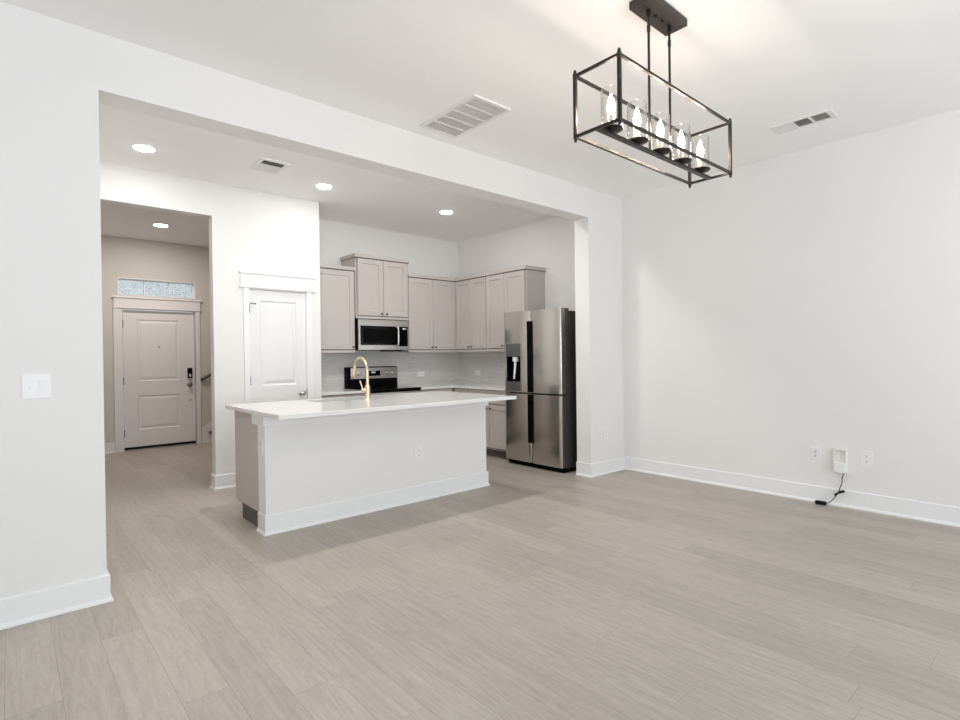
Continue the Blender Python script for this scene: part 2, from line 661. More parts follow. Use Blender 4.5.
# ------------------------------------------------------------------ key planes of the place (metres, camera at x=0 y=0)
CEIL = 3.05
YA, YA2 = 3.505, 3.69          # wall with the wide opening: living side, kitchen side
XL, XJ = 0.385, 4.62           # the two jambs of the wide opening
SOF = 2.743                    # underside of the dropped beam
XR = 5.23                      # right wall of living room and kitchen
YP, YP2 = 5.755, 5.87          # pantry wall
XO = 1.54                      # right edge of the hall opening
XP = 2.662                     # right corner of the pantry wall
YB = 6.435                     # kitchen back wall
YD = 9.10                      # front door wall
CI = 0.915                     # island worktop height
CT = 0.897                     # counter height
XLW, YRW = -2.0, -3.0          # unseen left and rear walls of the living room

# ------------------------------------------------------------------ shell
struct('floor', MB().box(XLW - .12, XR + .12, YRW - .12, YD + .1, -0.06, 0.0), 'floor',
       'wide greige oak plank floor running through the whole home', 'floor')
struct('ceiling', MB().box(XLW - .12, XR + .12, YRW - .12, YD + .1, CEIL, CEIL + .1), 'ceiling',
       'flat white ceiling over living room, kitchen and entry', 'ceiling')

mb = MB()
mb.box(XLW, XL, YA, YA2, 0, CEIL)
mb.box(XL, XJ, YA, YA2, SOF, CEIL)
mb.box(XJ, XR, YA, YA2, 0, CEIL)
struct('wall_middle', mb, 'wall', 'white wall with wide cased-free opening and dropped beam towards the kitchen', 'wall')
struct('wall_right', MB().box(XR, XR + .12, YRW, YB + .12, 0, CEIL), 'wall',
       'long white wall on the right with three cover plates low down', 'wall')

# rear and left living-room walls with window openings (behind the camera)


def wall_with_holes(axis, c0, c1, a0, a1, holes):
    mb = MB()

    def bx(p, q, z0, z1):
        if axis == 'X':
            mb.box(p, q, c0, c1, z0, z1)
        else:
            mb.box(c0, c1, p, q, z0, z1)
    cur = a0
    for (p, q, z0, z1) in holes:
        bx(cur, p, 0, CEIL)
        if z0 > 0:
            bx(p, q, 0, z0)
        if z1 < CEIL:
            bx(p, q, z1, CEIL)
        cur = q
    bx(cur, a1, 0, CEIL)
    return mb


struct('wall_rear', wall_with_holes('X', YRW - .12, YRW, XLW - .12, XR + .12,
                                    [(-.45, 1.15, .45, 2.45), (2.25, 3.85, .45, 2.45)]), 'wall')
struct('wall_left', wall_with_holes('Y', XLW - .12, XLW, YRW, YA2, [(-1.0, .6, .45, 2.45)]), 'wall')
n_win = 2
for (ax, p, q, c) in (('X', -.45, 1.15, YRW), ('X', 2.25, 3.85, YRW), ('Y', -1.0, .6, XLW)):
    fr = MB()
    for (a, b, z0, z1) in ((p, q, .45, .51), (p, q, 2.39, 2.45), (p, p + .05, .51, 2.39), (q - .05, q, .51, 2.39), (p, q, 1.42, 1.47)):
        if ax == 'X':
            fr.box(a, b, c - .10, c - .05, z0, z1)
        else:
            fr.box(c - .10, c - .05, a, b, z0, z1)
    w = struct('window_%d' % n_win, fr, 'trim')
    pn = MB()
    if ax == 'X':
        pn.box(p + .05, q - .05, c - .08, c - .074, .5, 2.4)
    else:
        pn.box(c - .08, c - .074, p + .05, q - .05, .5, 2.4)
    pn.build('pane', 'pane', w)
    n_win += 1

# kitchen left wall, pantry wall, pantry sides, kitchen back wall
struct('wall_kitchen_left', MB().box(.14, .26, YA2, YP, 0, CEIL), 'wall')
mb = MB()
mb.box(.26, .50, YP, YP2, 0, CEIL)
mb.box(.50, XO, YP, YP2, 2.72, CEIL)
mb.box(XO, 1.875, YP, YP2, 0, CEIL)
mb.box(1.875, 2.497, YP, YP2, 2.03, CEIL)
mb.box(2.497, XP, YP, YP2, 0, CEIL)
mb.box(XP - .115, XP, YP2, YB, 0, CEIL)
mb.box(1.76, 1.875, YP2 + .6, YB, 0, CEIL)
struct('wall_pantry', mb, 'wall', 'bright white kitchen wall holding the tall hall opening and the pantry door', 'wall')
struct('wall_back', MB().box(1.76, XR, YB, YB + .12, 0, CEIL), 'wall', 'white kitchen back wall above the wall cabinets', 'wall')
struct('wall_foyer_left', MB().box(.26, .38, YP2, YD, 0, CEIL), 'foyer_wall')
struct('wall_foyer_right', MB().box(3.95, 4.07, YB + .12, YD, 0, CEIL), 'foyer_wall')
mb = MB()
mb.box(.38, 1.19, YD, YD + .14, 0, CEIL)
mb.box(2.175, 3.95, YD, YD + .14, 0, CEIL)
mb.box(1.19, 2.175, YD, YD + .14, 2.47, CEIL)
mb.box(1.19, 2.175, YD, YD + .14, 2.04, 2.235)
mb.box(1.19, 1.225, YD, YD + .14, 0, 2.04)
mb.box(2.165, 2.175, YD, YD + .14, 0, 2.04)
struct('wall_entry', mb, 'foyer_wall', 'beige entry wall around the front door and the transom window', 'wall')

# ------------------------------------------------------------------ baseboards
BASE = [(0, 0), (.026, 0), (.026, .008), (.022, .017), (.014, .023), (.014, .137), (.009, .142), (0, .142)]
SMALL = BASE


def baseboard(name, path, m='trim'):
    return struct(name, MB().sweep(path, BASE), m)


# path direction is chosen so that the room lies on the RIGHT of it
baseboard('baseboard_left', [(XL, YA2), (XL, YA), (XLW, YA)][::-1] if False else [(XLW, YA), (XL, YA), (XL, YA2)])
baseboard('baseboard_stub', [(XJ, YA2), (XJ, YA), (XR, YA)])
baseboard('baseboard_right', [(XR, YA), (XR, YRW)])
baseboard('baseboard_pantry', [(XO, YP2 + .001), (XO, YP), (1.80, YP)][::1])
baseboard('baseboard_pantry_corner', [(2.585, YP), (XP, YP), (XP, 5.80)])
baseboard('baseboard_hall', [(1.70, YP2), (XO, YP2), (XO, YP2 - .001)])
baseboard('baseboard_entry', [(.38, YD), (1.12, YD)], 'entry_trim')
baseboard('baseboard_kitchen_left', [(.26, YA2), (.26, YP)][::-1])

# ------------------------------------------------------------------ doors


def door_leaf(mb, x0, x1, z0, z1, yb, yf, panels, mould=.012):
    """slab with sunk moulded panels; panels = [(px0, px1, pz0, pz1)] stacked bottom to top"""
    px0, px1 = panels[0][0], panels[0][1]
    mb.box(x0, px0, yf, yb, z0, z1)
    mb.box(px1, x1, yf, yb, z0, z1)
    cur = z0
    for (a, b, c, d) in panels:
        mb.box(px0, px1, yf, yb, cur, c)
        mb.rings(a, b, c, d, [(0, yb), (0, yf), (.003, yf + .002), (.012, yf + mould), (.024, yf + mould), (.050, yf + .003), (.055, yf + .002)])
        cur = d
    mb.box(px0, px1, yf, yb, cur, z1)
    return mb


def knob_parts(parent, x, y, z, m, name='door_knob', s=1.0):
    k = MB()
    k.lathe([(.031 * s, 0), (.031 * s, .004), (.027 * s, .008), (.012 * s, .010), (.011 * s, .026), (.018 * s, .032),
             (.026 * s, .042), (.027 * s, .052), (.022 * s, .060), (.008 * s, .063)], (x, y, z), 24, 'Y')
    return k.build(name, m, parent)


# pantry door
d2 = thing('door_2', 'narrow white two-panel pantry door with a satin knob', 'door', (0, 0, 0), kind='structure')
door_leaf(MB(), 1.889, 2.486, .012, 2.017, YP + .045, YP + .010,
          [(1.995, 2.388, .25, .83), (1.995, 2.388, 1.01, 1.907)]).build('door_leaf', 'door', d2)
knob_parts(d2, 2.432, YP + .010, .915, 'chrome')
for z in (.22, 1.068, 1.815):
    MB().tube([(1.885, YP + .002, z - .045), (1.885, YP + .002, z + .045)], .0075, 10).build('hinge', 'dark_knob', d2)
hp = MB()
hp.tube([(1.892, YP + .002, 1.872), (1.905, YP - .020, 1.872), (1.940, YP - .022, 1.868)], .004, 8)
hp.lathe([(.007, 0), (.007, .012)], (1.940, YP - .010, 1.868), 10, 'Y')
hp.build('hinge_stop', 'dark_knob', d2)
MB().box(2.489, 2.496, YP - .003, YP + .02, .875, .955).build('strike_plate', 'dark_knob', d2)


def casing(name, xo0, xi0, xi1, xo1, y, ztop, m, label, hx0, hx1):
    t = MB()
    t.box(xo0, xi0, y - .019, y, 0, ztop, .003)
    t.box(xi1, xo1, y - .019, y, 0, ztop, .003)
    t.box(hx0 + .012, hx1 - .012, y - .024, y, ztop + .012, ztop + .155, .003)
    t.box(hx0, hx1, y - .032, y, ztop, ztop + .014, .004)
    t.box(hx0 - .004, hx1 + .004, y - .040, y, ztop + .145, ztop + .170, .005)
    # jamb lining
    t.box(xi0 - .005, xi0 + .006, y, y + .10, 0, ztop)
    t.box(xi1 - .006, xi1 + .005, y, y + .10, 0, ztop)
    t.box(xi0, xi1, y, y + .10, ztop - .010, ztop)
    return struct(name, t, m, label, 'trim')


casing('trim_1', 1.825, 1.881, 2.493, 2.556, YP, 2.03, 'trim', 'white casing with a flat header around the pantry door', 1.785, 2.600)

# front door
d1 = thing('door_1', 'pale greige two-panel front door with dark lock and knob', 'door', (0, 0, 0), kind='structure')
door_leaf(MB(), 1.241, 2.158, .048, 2.022, YD + .075, YD + .030,
          [(1.412, 1.955, .29, .785), (1.412, 1.955, .995, 1.888)], .010).build('door_leaf', 'entry_door', d1)
knob_parts(d1, 2.092, YD + .03, .915, 'dark_steel', s=1.15)
lk = MB().box(2.060, 2.125, YD - .002, YD + .03, 1.015, 1.172, .008)
lk = lk.build('keypad_lock', 'black', d1)
MB().lathe([(.024, 0), (.024, .014), (.016, .02)], (2.092, YD - .002, 1.055), 20, 'Y').build('thumb_turn', 'chrome', lk)
MB().lathe([(.010, 0), (.010, .006), (.006, .007)], (1.689, YD + .03, 1.49), 14, 'Y').build('peephole', 'dark_knob', d1)
MB().lathe([(.010, 0), (.010, .006), (.006, .007)], (2.094, YD + .03, .68), 14, 'Y').build('bore_plug', 'dark_knob', d1)
for z in (.25, 1.0, 1.82):
    MB().tube([(1.235, YD + .018, z - .055), (1.235, YD + .018, z + .055)], .0095, 10).build('hinge', 'dark_knob', d1)
MB().box(1.232, 2.165, YD - .005, YD + .12, 0, .012, .003).build('threshold', 'threshold', d1)
MB().box(1.240, 2.160, YD + .034, YD + .070, .012, .049).build('door_sweep', 'rubber', d1)
casing('trim_2', 1.122, 1.226, 2.170, 2.235, YD, 2.04, 'entry_trim', 'pale greige casing with a flat header around the front door', 1.118, 2.258)

# transom window above the front door
fr = MB()
for (a, b, z0, z1) in ((1.19, 2.175, 2.235, 2.250), (1.19, 2.175, 2.455, 2.47), (1.19, 1.205, 2.250, 2.455), (2.160, 2.175, 2.250, 2.455)):
    fr.box(a, b, YD + .075, YD + .12, z0, z1)
for x in (1.512, 1.835):
    fr.box(x, x + .014, YD + .080, YD + .115, 2.250, 2.455)
rv = MB()
rv.box(1.185, 1.194, YD - .001, YD + .08, 2.232, 2.473)
rv.box(2.171, 2.180, YD - .001, YD + .08, 2.232, 2.473)
rv.box(1.19, 2.175, YD - .001, YD + .08, 2.466, 2.475)
w1 = struct('window_1', fr, 'trim', 'three-light transom window of rippled glass above the front door', 'window')
rv.build('window_reveal', 'trim', w1)
for (a, b) in ((1.205, 1.512), (1.526, 1.835), (1.849, 2.160)):
    MB().box(a, b, YD + .092, YD + .098, 2.250, 2.455).build('pane', 'rain', w1)

# ------------------------------------------------------------------ stairs beside the front door
st = MB()
NST = 8
for k in range(NST):
    st.box(2.36 + k * .2, 3.95, 7.95, YD - .02, k * .178, (k + 1) * .178 - .03)
sobj = struct('stairs', st, 'entry_trim')
tr = MB()
for k in range(NST):
    tr.box(2.335 + k * .2, 2.60 + k * .2, 7.95, YD - .02, (k + 1) * .178 - .03, (k + 1) * .178, .006)
tr.build('stair_treads', 'stair_wood', sobj)
sk = MB()
sk.add([(2.243, YD - .018, 0), (2.42, YD - .018, 0), (3.9, YD - .018, 1.15), (3.9, YD - .018, 1.42), (2.243, YD - .018, .225),
        (2.243, YD, 0), (2.42, YD, 0), (3.9, YD, 1.15), (3.9, YD, 1.42), (2.243, YD, .225)],
       [(0, 1, 2, 3, 4), (9, 8, 7, 6, 5), (0, 5, 6, 1), (1, 6, 7, 2), (2, 7, 8, 3), (3, 8, 9, 4), (4, 9, 5, 0)])
struct('trim_3', sk, 'entry_trim')
hr = thing('handrail', 'dark wooden handrail rising along the wall right of the front door', 'handrail', (2.252, YD - .05, 1.0))
MB().tube([(0, .035, -.01), (0, .004, -.006), (.02, 0, .004), (1.5, 0, .86)], .022, 12).build('rail', 'stair_wood', hr)
for x in (.25, 1.2):
    MB().tube([(x, .05, x * .578 - .05), (x, .02, x * .578 - .05), (x, 0, x * .578 - .02)], .007, 8).build('bracket', 'dark_knob', hr)

# ------------------------------------------------------------------ cabinets
RIGHT = -PI / 2


def shaker(parent, x0, x1, z0, z1, yface, knob=None, rail=.062, name='door'):
    """one painted shaker front standing .019 proud of yface"""
    mbk = MB()
    t = .019
    mbk.rings(x0, x1, z0, z1, [(0, yface), (0, yface - t + .0015), (.0015, yface - t), (rail, yface - t),
                               (rail + .003, yface - t + .011), (rail + .004, yface - t + .011)])
    d = mbk.build(name, 'cabinet', parent)
    if knob:
        MB().lathe([(.006, 0), (.005, .010), (.0085, .014), (.0125, .019), (.0125, .024), (.008, .028)],
                   (knob[0], yface - t, knob[1]), 16, 'Y').build('knob', 'dark_knob', d)
    return d


def flat_front(parent, x0, x1, z0, z1, yface, knob):
    d = MB().rings(x0, x1, z0, z1, [(0, yface), (0, yface - .0175), (.0015, yface - .019), (.03, yface - .019), (.032, yface - .013), (.033, yface - .013)]).build('drawer', 'cabinet', parent)
    MB().lathe([(.006, 0), (.005, .010), (.0085, .014), (.0125, .019), (.0125, .024), (.008, .028)],
               (knob[0], yface - .019, knob[1]), 16, 'Y').build('knob', 'dark_knob', d)
    return d


def wall_cabinet(label, loc, rz, w, depth, z0, z1, doors, crown_left=True, crown_right=True, rail_h=.030):
    """local frame: x across the front, front faces -y, back at y=0"""
    c = thing('wall_cabinet', label, 'cabinet', (loc[0], loc[1], z0), rz, 'greige wall cabinets')
    H = z1 - z0
    MB().box(0, w, -depth, 0, .0, H).build('carcass', 'cabinet', c)
    MB().box(.012, w - .012, -depth - .0012, -depth, .012, H - .004).build('face_frame', 'gap', c)
    lr = MB().box(0, w, -depth - .012, -depth + .02, -.012, rail_h - .012, .002)
    lr.build('light_rail', 'cabinet', c)
    for (a, b, kx) in doors:
        shaker(c, a, b, rail_h, H - .004, -depth - .0012, (kx, rail_h + .028))
    cr = MB()
    l = -.020 if crown_left else 0
    r = w + .020 if crown_right else w
    cr.box(l, r, -depth - .034, 0, H + .006, H + .050, .003)
    cr.build('crown_molding', 'cabinet', c)
    MB().box(max(l, 0) + .002, min(r, w) - .002, -depth - .026, 0, H - .001, H + .006).build('crown_shadow_strip', 'toe_and_crown_shade', c)  # dark strip paints in the shade line beneath the crown
    return c


DU = .345
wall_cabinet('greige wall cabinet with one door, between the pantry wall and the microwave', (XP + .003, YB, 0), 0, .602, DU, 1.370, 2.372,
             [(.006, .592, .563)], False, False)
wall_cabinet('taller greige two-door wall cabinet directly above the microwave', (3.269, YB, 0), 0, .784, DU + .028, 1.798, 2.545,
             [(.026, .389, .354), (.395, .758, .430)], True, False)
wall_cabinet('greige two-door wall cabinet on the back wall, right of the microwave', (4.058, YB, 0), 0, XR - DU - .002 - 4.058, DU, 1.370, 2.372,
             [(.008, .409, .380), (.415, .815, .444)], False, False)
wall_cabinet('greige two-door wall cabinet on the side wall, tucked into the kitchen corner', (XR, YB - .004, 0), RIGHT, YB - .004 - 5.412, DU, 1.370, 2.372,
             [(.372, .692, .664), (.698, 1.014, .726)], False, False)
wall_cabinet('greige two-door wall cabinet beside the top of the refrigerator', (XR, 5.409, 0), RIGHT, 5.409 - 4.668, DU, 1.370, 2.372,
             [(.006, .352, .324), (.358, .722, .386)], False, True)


def base_cabinet(label, loc, rz, w, depth, drawers, doors, h=CT - .03):
    c = thing('base_cabinet', label, 'cabinet', loc, rz, 'greige base cabinets')
    MB().box(0, w, -depth, 0, .105, h).build('carcass', 'cabinet', c)
    MB().box(0, w, -depth + .07, -.02, 0, .105).build('toe_kick', 'toe_and_crown_shade', c)
    MB().box(.006, w - .006, -depth - .0012, -depth, .112, h - .006).build('face_frame', 'gap', c)
    for (a, b, kx) in drawers:
        flat_front(c, a, b, .690, h - .012, -depth - .0012, (kx, .805))
    for (a, b, kx) in doors:
        shaker(c, a, b, .130, .676, -depth - .0012, (kx, .628))
    return c


DB = .605
base_cabinet('greige base cabinet left of the range, against the pantry wall', (XP + .003, YB - .012, 0), 0, .600, DB - .012, [(.01, .59, .3)], [(.01, .59, .55)])
base_cabinet('greige base cabinet in the back corner, right of the range', (4.052, YB - .012, 0), 0, XR - DB - .010 - 4.052, DB - .012, [(.012, .53, .276)], [(.012, .53, .05)])
base_cabinet('greige corner base cabinet with a narrow drawer, along the side wall', (XR - .012, YB - .012, 0), RIGHT, YB - .012 - 5.492, DB - .012, [(.64, .925, .78)], [(.64, .925, .68)])
base_cabinet('greige base cabinet with two doors beside the refrigerator', (XR - .012, 5.490, 0), RIGHT, 5.490 - 4.700, DB - .012,
             [(.008, .782, .408)], [(.008, .405, .372), (.411, .782, .445)])

# worktops
wt = MB().box(XP + .003, 3.264, YB - .645, YB - .011, CT - .03, CT, .003).build('worktop', 'quartz')
tag(wt, 'short white quartz worktop left of the range', 'worktop', 'white quartz worktops')
wl = MB()
wl.box(4.050, XR - .011, YB - .645, YB - .011, CT - .03, CT)
wl.box(XR - .650, XR - .011, 4.700, YB - .645, CT - .03, CT)
wl = wl.build('worktop', 'quartz')
tag(wl, 'white quartz worktop turning the kitchen corner towards the refrigerator', 'worktop', 'white quartz worktops')
bsl = MB()
bsl.box(XP + .001, XR - .001, YB - .010, YB, CT - .02, 1.385)
bsl.box(XR - .010, XR, 4.66, YB - .010, CT - .02, 1.385)
struct('backsplash', bsl, 'tile', 'grey streaked tile backsplash around the kitchen corner', 'backsplash')

# ------------------------------------------------------------------ range
rg = thing('range', 'freestanding electric range with black glass cooktop and steel control panel', 'range', (3.283, YB - .012, 0))
W = .764
MB().box(0, W, -.635, 0, .10, .885, .003).build('body', 'black', rg)
MB().box(.02, W - .02, -.60, -.03, 0, .10).build('plinth', 'black', rg)
ck = MB().box(0, W, -.655, -.06, .885, .902, .005).build('cooktop', 'black_glass', rg)
for (x, y, r) in ((.2, -.2, .08), (.56, -.2, .1), (.2, -.47, .11), (.56, -.47, .08)):
    MB().lathe([(r, .9021), (r + .003, .9023), (r + .003, .9021)], (x, y, 0), 36, cap0=False, cap1=False).build('burner_ring', 'charcoal', ck)
od = MB().box(.006, W - .006, -.675, -.636, .30, .86, .006).build('oven_door', 'steel_h', rg)
MB().box(.10, W - .10, -.680, -.674, .40, .72, .002).build('oven_window', 'black_glass', od)
MB().tube([(.06, -.676, .80), (.06, -.725, .80), (W - .06, -.725, .80), (W - .06, -.676, .80)], .012, 12).build('handle', 'steel_h', od)
MB().box(.006, W - .006, -.672, -.636, .105, .292, .005).build('storage_drawer', 'steel_h', rg)
MB().box(0, W, -.075, -.002, .885, 1.172, .006).build('backguard', 'black', rg)
cp = MB().box(.055, W - .012, -.086, -.076, 1.015, 1.160, .003).build('control_panel', 'steel_h', rg)
dp = MB().box(.285, .485, -.090, -.086, 1.050, 1.120, .002).build('display', 'black_glass', cp)
lt = MB()
for (a, b) in ((.355, .367), (.373, .385), (.396, .408)):
    lt.box(a, b, -.0912, -.090, 1.088, 1.108)
lt.build('clock_digits', 'led', dp)
for x in (.105, .175, .600, .680):
    MB().lathe([(.021, 0), (.021, .012), (.017, .024), (.012, .026)], (x, -.086, 1.085), 20, 'Y').build('knob', 'steel_h', cp)

# ------------------------------------------------------------------ microwave
mw = thing('microwave', 'stainless over-the-range microwave with a black window', 'microwave', (3.264, YB - .011, 1.378))
W = .752
MB().box(0, W, -.365, 0, .012, .410, .003).build('case', 'black', mw)
dr = MB()
dr.box(.020, .612, -.398, -.366, .012, .075, .002)
dr.box(.020, .612, -.398, -.366, .318, .398, .002)
dr.box(.020, .046, -.398, -.366, .075, .318)
dr = dr.build('door', 'steel_h', mw)
wn_ = MB().box(.046, .612, -.397, -.368, .075, .318, .001).build('window', 'black_glass', dr)
MB().box(.086, .530, -.3985, -.396, .100, .282, .001).build('window_screen', 'black', wn_)
MB().tube([(.580, -.392, .075), (.580, -.432, .085), (.580, -.436, .195), (.580, -.432, .308), (.580, -.392, .318)], .0125, 14).build('handle', 'steel_h', dr)
MB().box(.614, W, -.398, -.366, .012, .060, .002).build('fascia', 'steel_h', mw)
MB().box(.614, W, -.398, -.366, .318, .398, .002).build('fascia', 'steel_h', mw)
pn = MB().box(.616, W - .006, -.399, -.366, .062, .316, .002).build('control_panel', 'black_glass', mw)
lt = MB()
for (a, b) in ((.668, .680), (.684, .696), (.704, .716)):
    lt.box(a, b, -.4005, -.399, .282, .298)
lt.build('clock_digits', 'led', pn)
MB().box(.53, .70, -.34, -.06, -.004, .013, .002).build('vent_filter', 'black', mw)

# ------------------------------------------------------------------ refrigerator
fr_ = thing('refrigerator', 'tall stainless four-door refrigerator with a dispenser', 'refrigerator', (XR - .03, 4.696, 0), RIGHT)
# local x runs 0..FW towards the camera; front of the doors at y = -FD
FW, FD = .886, .700
MB().box(.004, FW - .004, -.605, 0, .045, 1.785, .004).build('body', 'charcoal', fr_)
MB().box(.012, FW - .012, -.640, -.02, 0, .045).build('base_grille', 'black', fr_)
for (a, b) in ((.02, .11), (FW - .11, FW - .02)):
    MB().box(a, b, -.66, -.52, 1.785, 1.815, .006).build('hinge_cover', 'charcoal', fr_)
XS = .434


def bow(x0, x1):
    def f(x):
        u = (x - x0) / (x1 - x0) * 2 - 1
        e = max(0.0, abs(u) - .90) / .10
        return -(FD - .010) - .010 * (1 - u * u) + .014 * e * e
    return f


fl, frt = bow(0, XS - .003), bow(XS + .003, FW)
YDB = -.612
UZ0, UZ1, LZ0, LZ1 = .868, 1.812, .062, .850
# upper left door with a real dispenser niche
nx0, nx1, nz0, nz1 = .050, .285, .990, 1.285
d = MB()
d.arc_slab(0, nx0, UZ0, UZ1, YDB, fl, 6)
d.arc_slab(nx0, nx1, nz1, UZ1, YDB, fl, 10)
d.arc_slab(nx0, nx1, UZ0, nz0, YDB, fl, 10)
d.arc_slab(nx1, XS - .003, UZ0, UZ1, YDB, fl, 8)
ul = d.build('door', 'steel', fr_)
nb = MB()
nb.box(nx0, nx1, -.630, -.622, nz0, nz1)
nb.box(nx0, nx0 + .004, -.692, -.630, nz0, nz1)
nb.box(nx1 - .004, nx1, -.692, -.630, nz0, nz1)
nb.box(nx0, nx1, -.692, -.630, nz1 - .004, nz1)
nb.box(nx0, nx1, -.694, -.630, nz0, nz0 + .012)
nb.build('dispenser_niche', 'black', ul)
MB().box(nx0 - .008, nx1 + .008, -.7035, -.690, nz1, 1.438, .003).build('dispenser_display', 'dark_steel', ul)
lv = MB()
lv.box(.145, .205, -.690, -.640, 1.225, 1.284, .005)
lv.tube([(.175, -.672, 1.23), (.172, -.676, 1.16), (.160, -.684, 1.02)], [.016, .014, .010], 12)
lv.build('dispenser_lever', 'plastic', ul)
MB().box(nx0 - .008, nx1 + .008, -.7045, -.690, .880, nz0, .003).build('dispenser_sill', 'dark_steel', ul)
ur = MB().arc_slab(XS + .003, FW, UZ0, UZ1, YDB, frt, 22).build('door', 'steel', fr_)
ll = MB().arc_slab(0, XS - .003, LZ0, LZ1, YDB, fl, 22).build('door', 'steel', fr_)
lr_ = MB().arc_slab(XS + .003, FW, LZ0, LZ1, YDB, frt, 22).build('door', 'steel', fr_)
for (dd, x0, x1, z0, z1) in ((ul, XS - .040, XS - .004, UZ0 + .004, 1.690), (ur, XS + .004, XS + .040, UZ0 + .004, 1.690),
                             (ll, XS - .040, XS - .004, .290, LZ1 - .004), (lr_, XS + .004, XS + .040, .290, LZ1 - .004)):
    MB().box(x0, x1, -.7045, -.680, z0, z1, .004).build('recessed_handle', 'black', dd)
MB().box(FW - .20, FW - .09, -.7045, -.698, 1.770, 1.776).build('badge', 'chrome', ur)

# ------------------------------------------------------------------ island
IX0, IX1 = 1.412, 3.585
isl = thing('kitchen_island', 'long white half wall of the island with its tall white baseboard', 'island', (0, 0, 0))
MB().box(IX0, IX1, 4.007, 4.150, 0, CI - .03).build('half_wall', 'wall', isl)
MB().sweep([(IX0, 4.150), (IX0, 4.007), (IX1, 4.007), (IX1, 4.150)], BASE).build('baseboard', 'trim', isl)
ap = MB()
ap.sweep([(IX0, 4.240), (IX0, 4.007), (IX1, 4.007), (IX1, 4.150)], [(0, .800), (.018, .800), (.018, CI - .031), (0, CI - .031)])
ap.build('apron_trim', 'trim', isl)
MB().sweep([(IX0, 4.152), (IX0, 4.007), (IX0 + .002, 4.007)], [(0, .142), (.004, .142), (.004, .800), (0, .800)]).build('corner_board', 'trim', isl)

ic = thing('island_cabinet', 'greige cabinet run behind the half wall of the island, plain end panel showing', 'cabinet', (IX0 + .004, 4.151, 0))
w = IX1 - IX0 - .008
cc = MB()
cc.box(0, .018, 0, .570, .131, CI - .032)
cc.box(w - .018, w, 0, .570, .131, CI - .032)
cc.box(.018, w - .018, 0, .018, .131, CI - .032)
cc.box(.018, w - .018, .018, .570, .131, .149)
cc.box(.018, w - .018, .552, .570, CI - .09, CI - .032)
cc.build('carcass', 'cabinet', ic)
MB().box(.012, w - .012, .002, .440, 0, .131).build('toe_kick', 'toe_and_crown_shade', ic)
# kitchen-side fronts (face +y)
for (a, b, k) in ((.01, .44, .40), (.45, .88, .49), (.89, 1.32, 1.28), (1.33, 1.75, 1.37), (1.76, w - .01, 1.80)):
    mbk = MB()
    mbk.rings(a, b, .14, CI - .045, [(0, .570), (0, .5875), (.0015, .589), (.062, .589), (.065, .578), (.066, .578)])
    dd = mbk.build('door', 'cabinet', ic)
    MB().lathe([(.006, 0), (.005, -.010), (.0125, -.019), (.0125, -.024), (.008, -.028)], (k, .589, .80), 14, 'Y').build('knob', 'dark_knob', dd)

# island worktop with the sink cut-out
TX0, TX1, TY0, TY1 = 1.354, 3.596, 3.583, 4.765
SX0, SX1, SY0, SY1 = 1.985, 2.665, 4.385, 4.665
tp = MB()
z0, z1 = CI - .03, CI
o = [(TX0, TY0), (TX1, TY0), (TX1, TY1), (TX0, TY1)]
i_ = [(SX0, SY0), (SX1, SY0), (SX1, SY1), (SX0, SY1)]
e = .003
oo = [(TX0 + e, TY0 + e), (TX1 - e, TY0 + e), (TX1 - e, TY1 - e), (TX0 + e, TY1 - e)]
vs = [(x, y, z0) for x, y in o] + [(x, y, z1 - e) for x, y in o] + [(x, y, z1) for x, y in oo] + [(x, y, z1) for x, y in i_] + [(x, y, z0) for x, y in i_]
fs = []
for a in range(4):
    b = (a + 1) % 4
    for k in range(4):
        fs.append((k * 4 + a, k * 4 + b, k * 4 + 4 + b, k * 4 + 4 + a))
    fs.append((16 + a, 16 + b, b, a))
tp.add(vs, fs)
tp = tp.build('worktop', 'quartz')
tag(tp, 'large glossy white quartz worktop over the island', 'worktop', 'white quartz worktops')

sk = thing('sink', 'undermount stainless sink in the island worktop', 'sink', ((SX0 + SX1) / 2, (SY0 + SY1) / 2, CI - .031))
hx, hy, t = (SX1 - SX0) / 2 + .004, (SY1 - SY0) / 2 + .004, .004
b = MB()
b.box(-hx - t, -hx, -hy - t, hy + t, -.21, 0)
b.box(hx, hx + t, -hy - t, hy + t, -.21, 0)
b.box(-hx, hx, -hy - t, -hy, -.21, 0)
b.box(-hx, hx, hy, hy + t, -.21, 0)
b.box(-hx - t, hx + t, -hy - t, hy + t, -.215, -.21)
b.build('basin', 'dark_steel', sk)
MB().lathe([(.045, -.2098), (.045, -.207), (.03, -.206), (.012, -.208)], (0, 0, 0), 24).build('drain', 'chrome', sk)

# faucet: gooseneck in the plane facing the sink
fc = thing('faucet', 'brushed gold gooseneck faucet on the island worktop', 'faucet', (2.440, 4.325, CI))
MB().lathe([(.029, 0), (.029, .004), (.025, .008), (.0235, .012), (.0235, .118), (.020, .124), (.0155, .128)], n=24).build('base', 'gold', fc)
pts = [(0, 0, .11), (0, 0, .18), (0, 0, .250)]
R_ = .122
for k in range(1, 15):
    a = PI - k * (PI * .93) / 14
    pts.append((0, R_ + R_ * math.cos(a), .250 + R_ * math.sin(a)))
last = Vector(pts[-1])
dirn = (Vector(pts[-1]) - Vector(pts[-2])).normalized()
pts.append(tuple(last + dirn * .02))
MB().tube(pts, .0135, 16).build('spout', 'gold', fc)
q0 = last + dirn * .018
MB().tube([q0, q0 + dirn * .01, q0 + dirn * .065, q0 + dirn * .080], [.0145, .0175, .0185, .0155], 18).build('spray_head', 'gold', fc)
lvr = MB()
lvr.tube([(-.018, 0, .085), (-.058, 0, .085)], .015, 16)
lvr = lvr.build('handle', 'gold', fc)
MB().tube([(-.048, 0, .092), (-.056, .004, .125), (-.070, .010, .172)], [.006, .0055, .0065], 12).build('lever', 'gold', lvr)

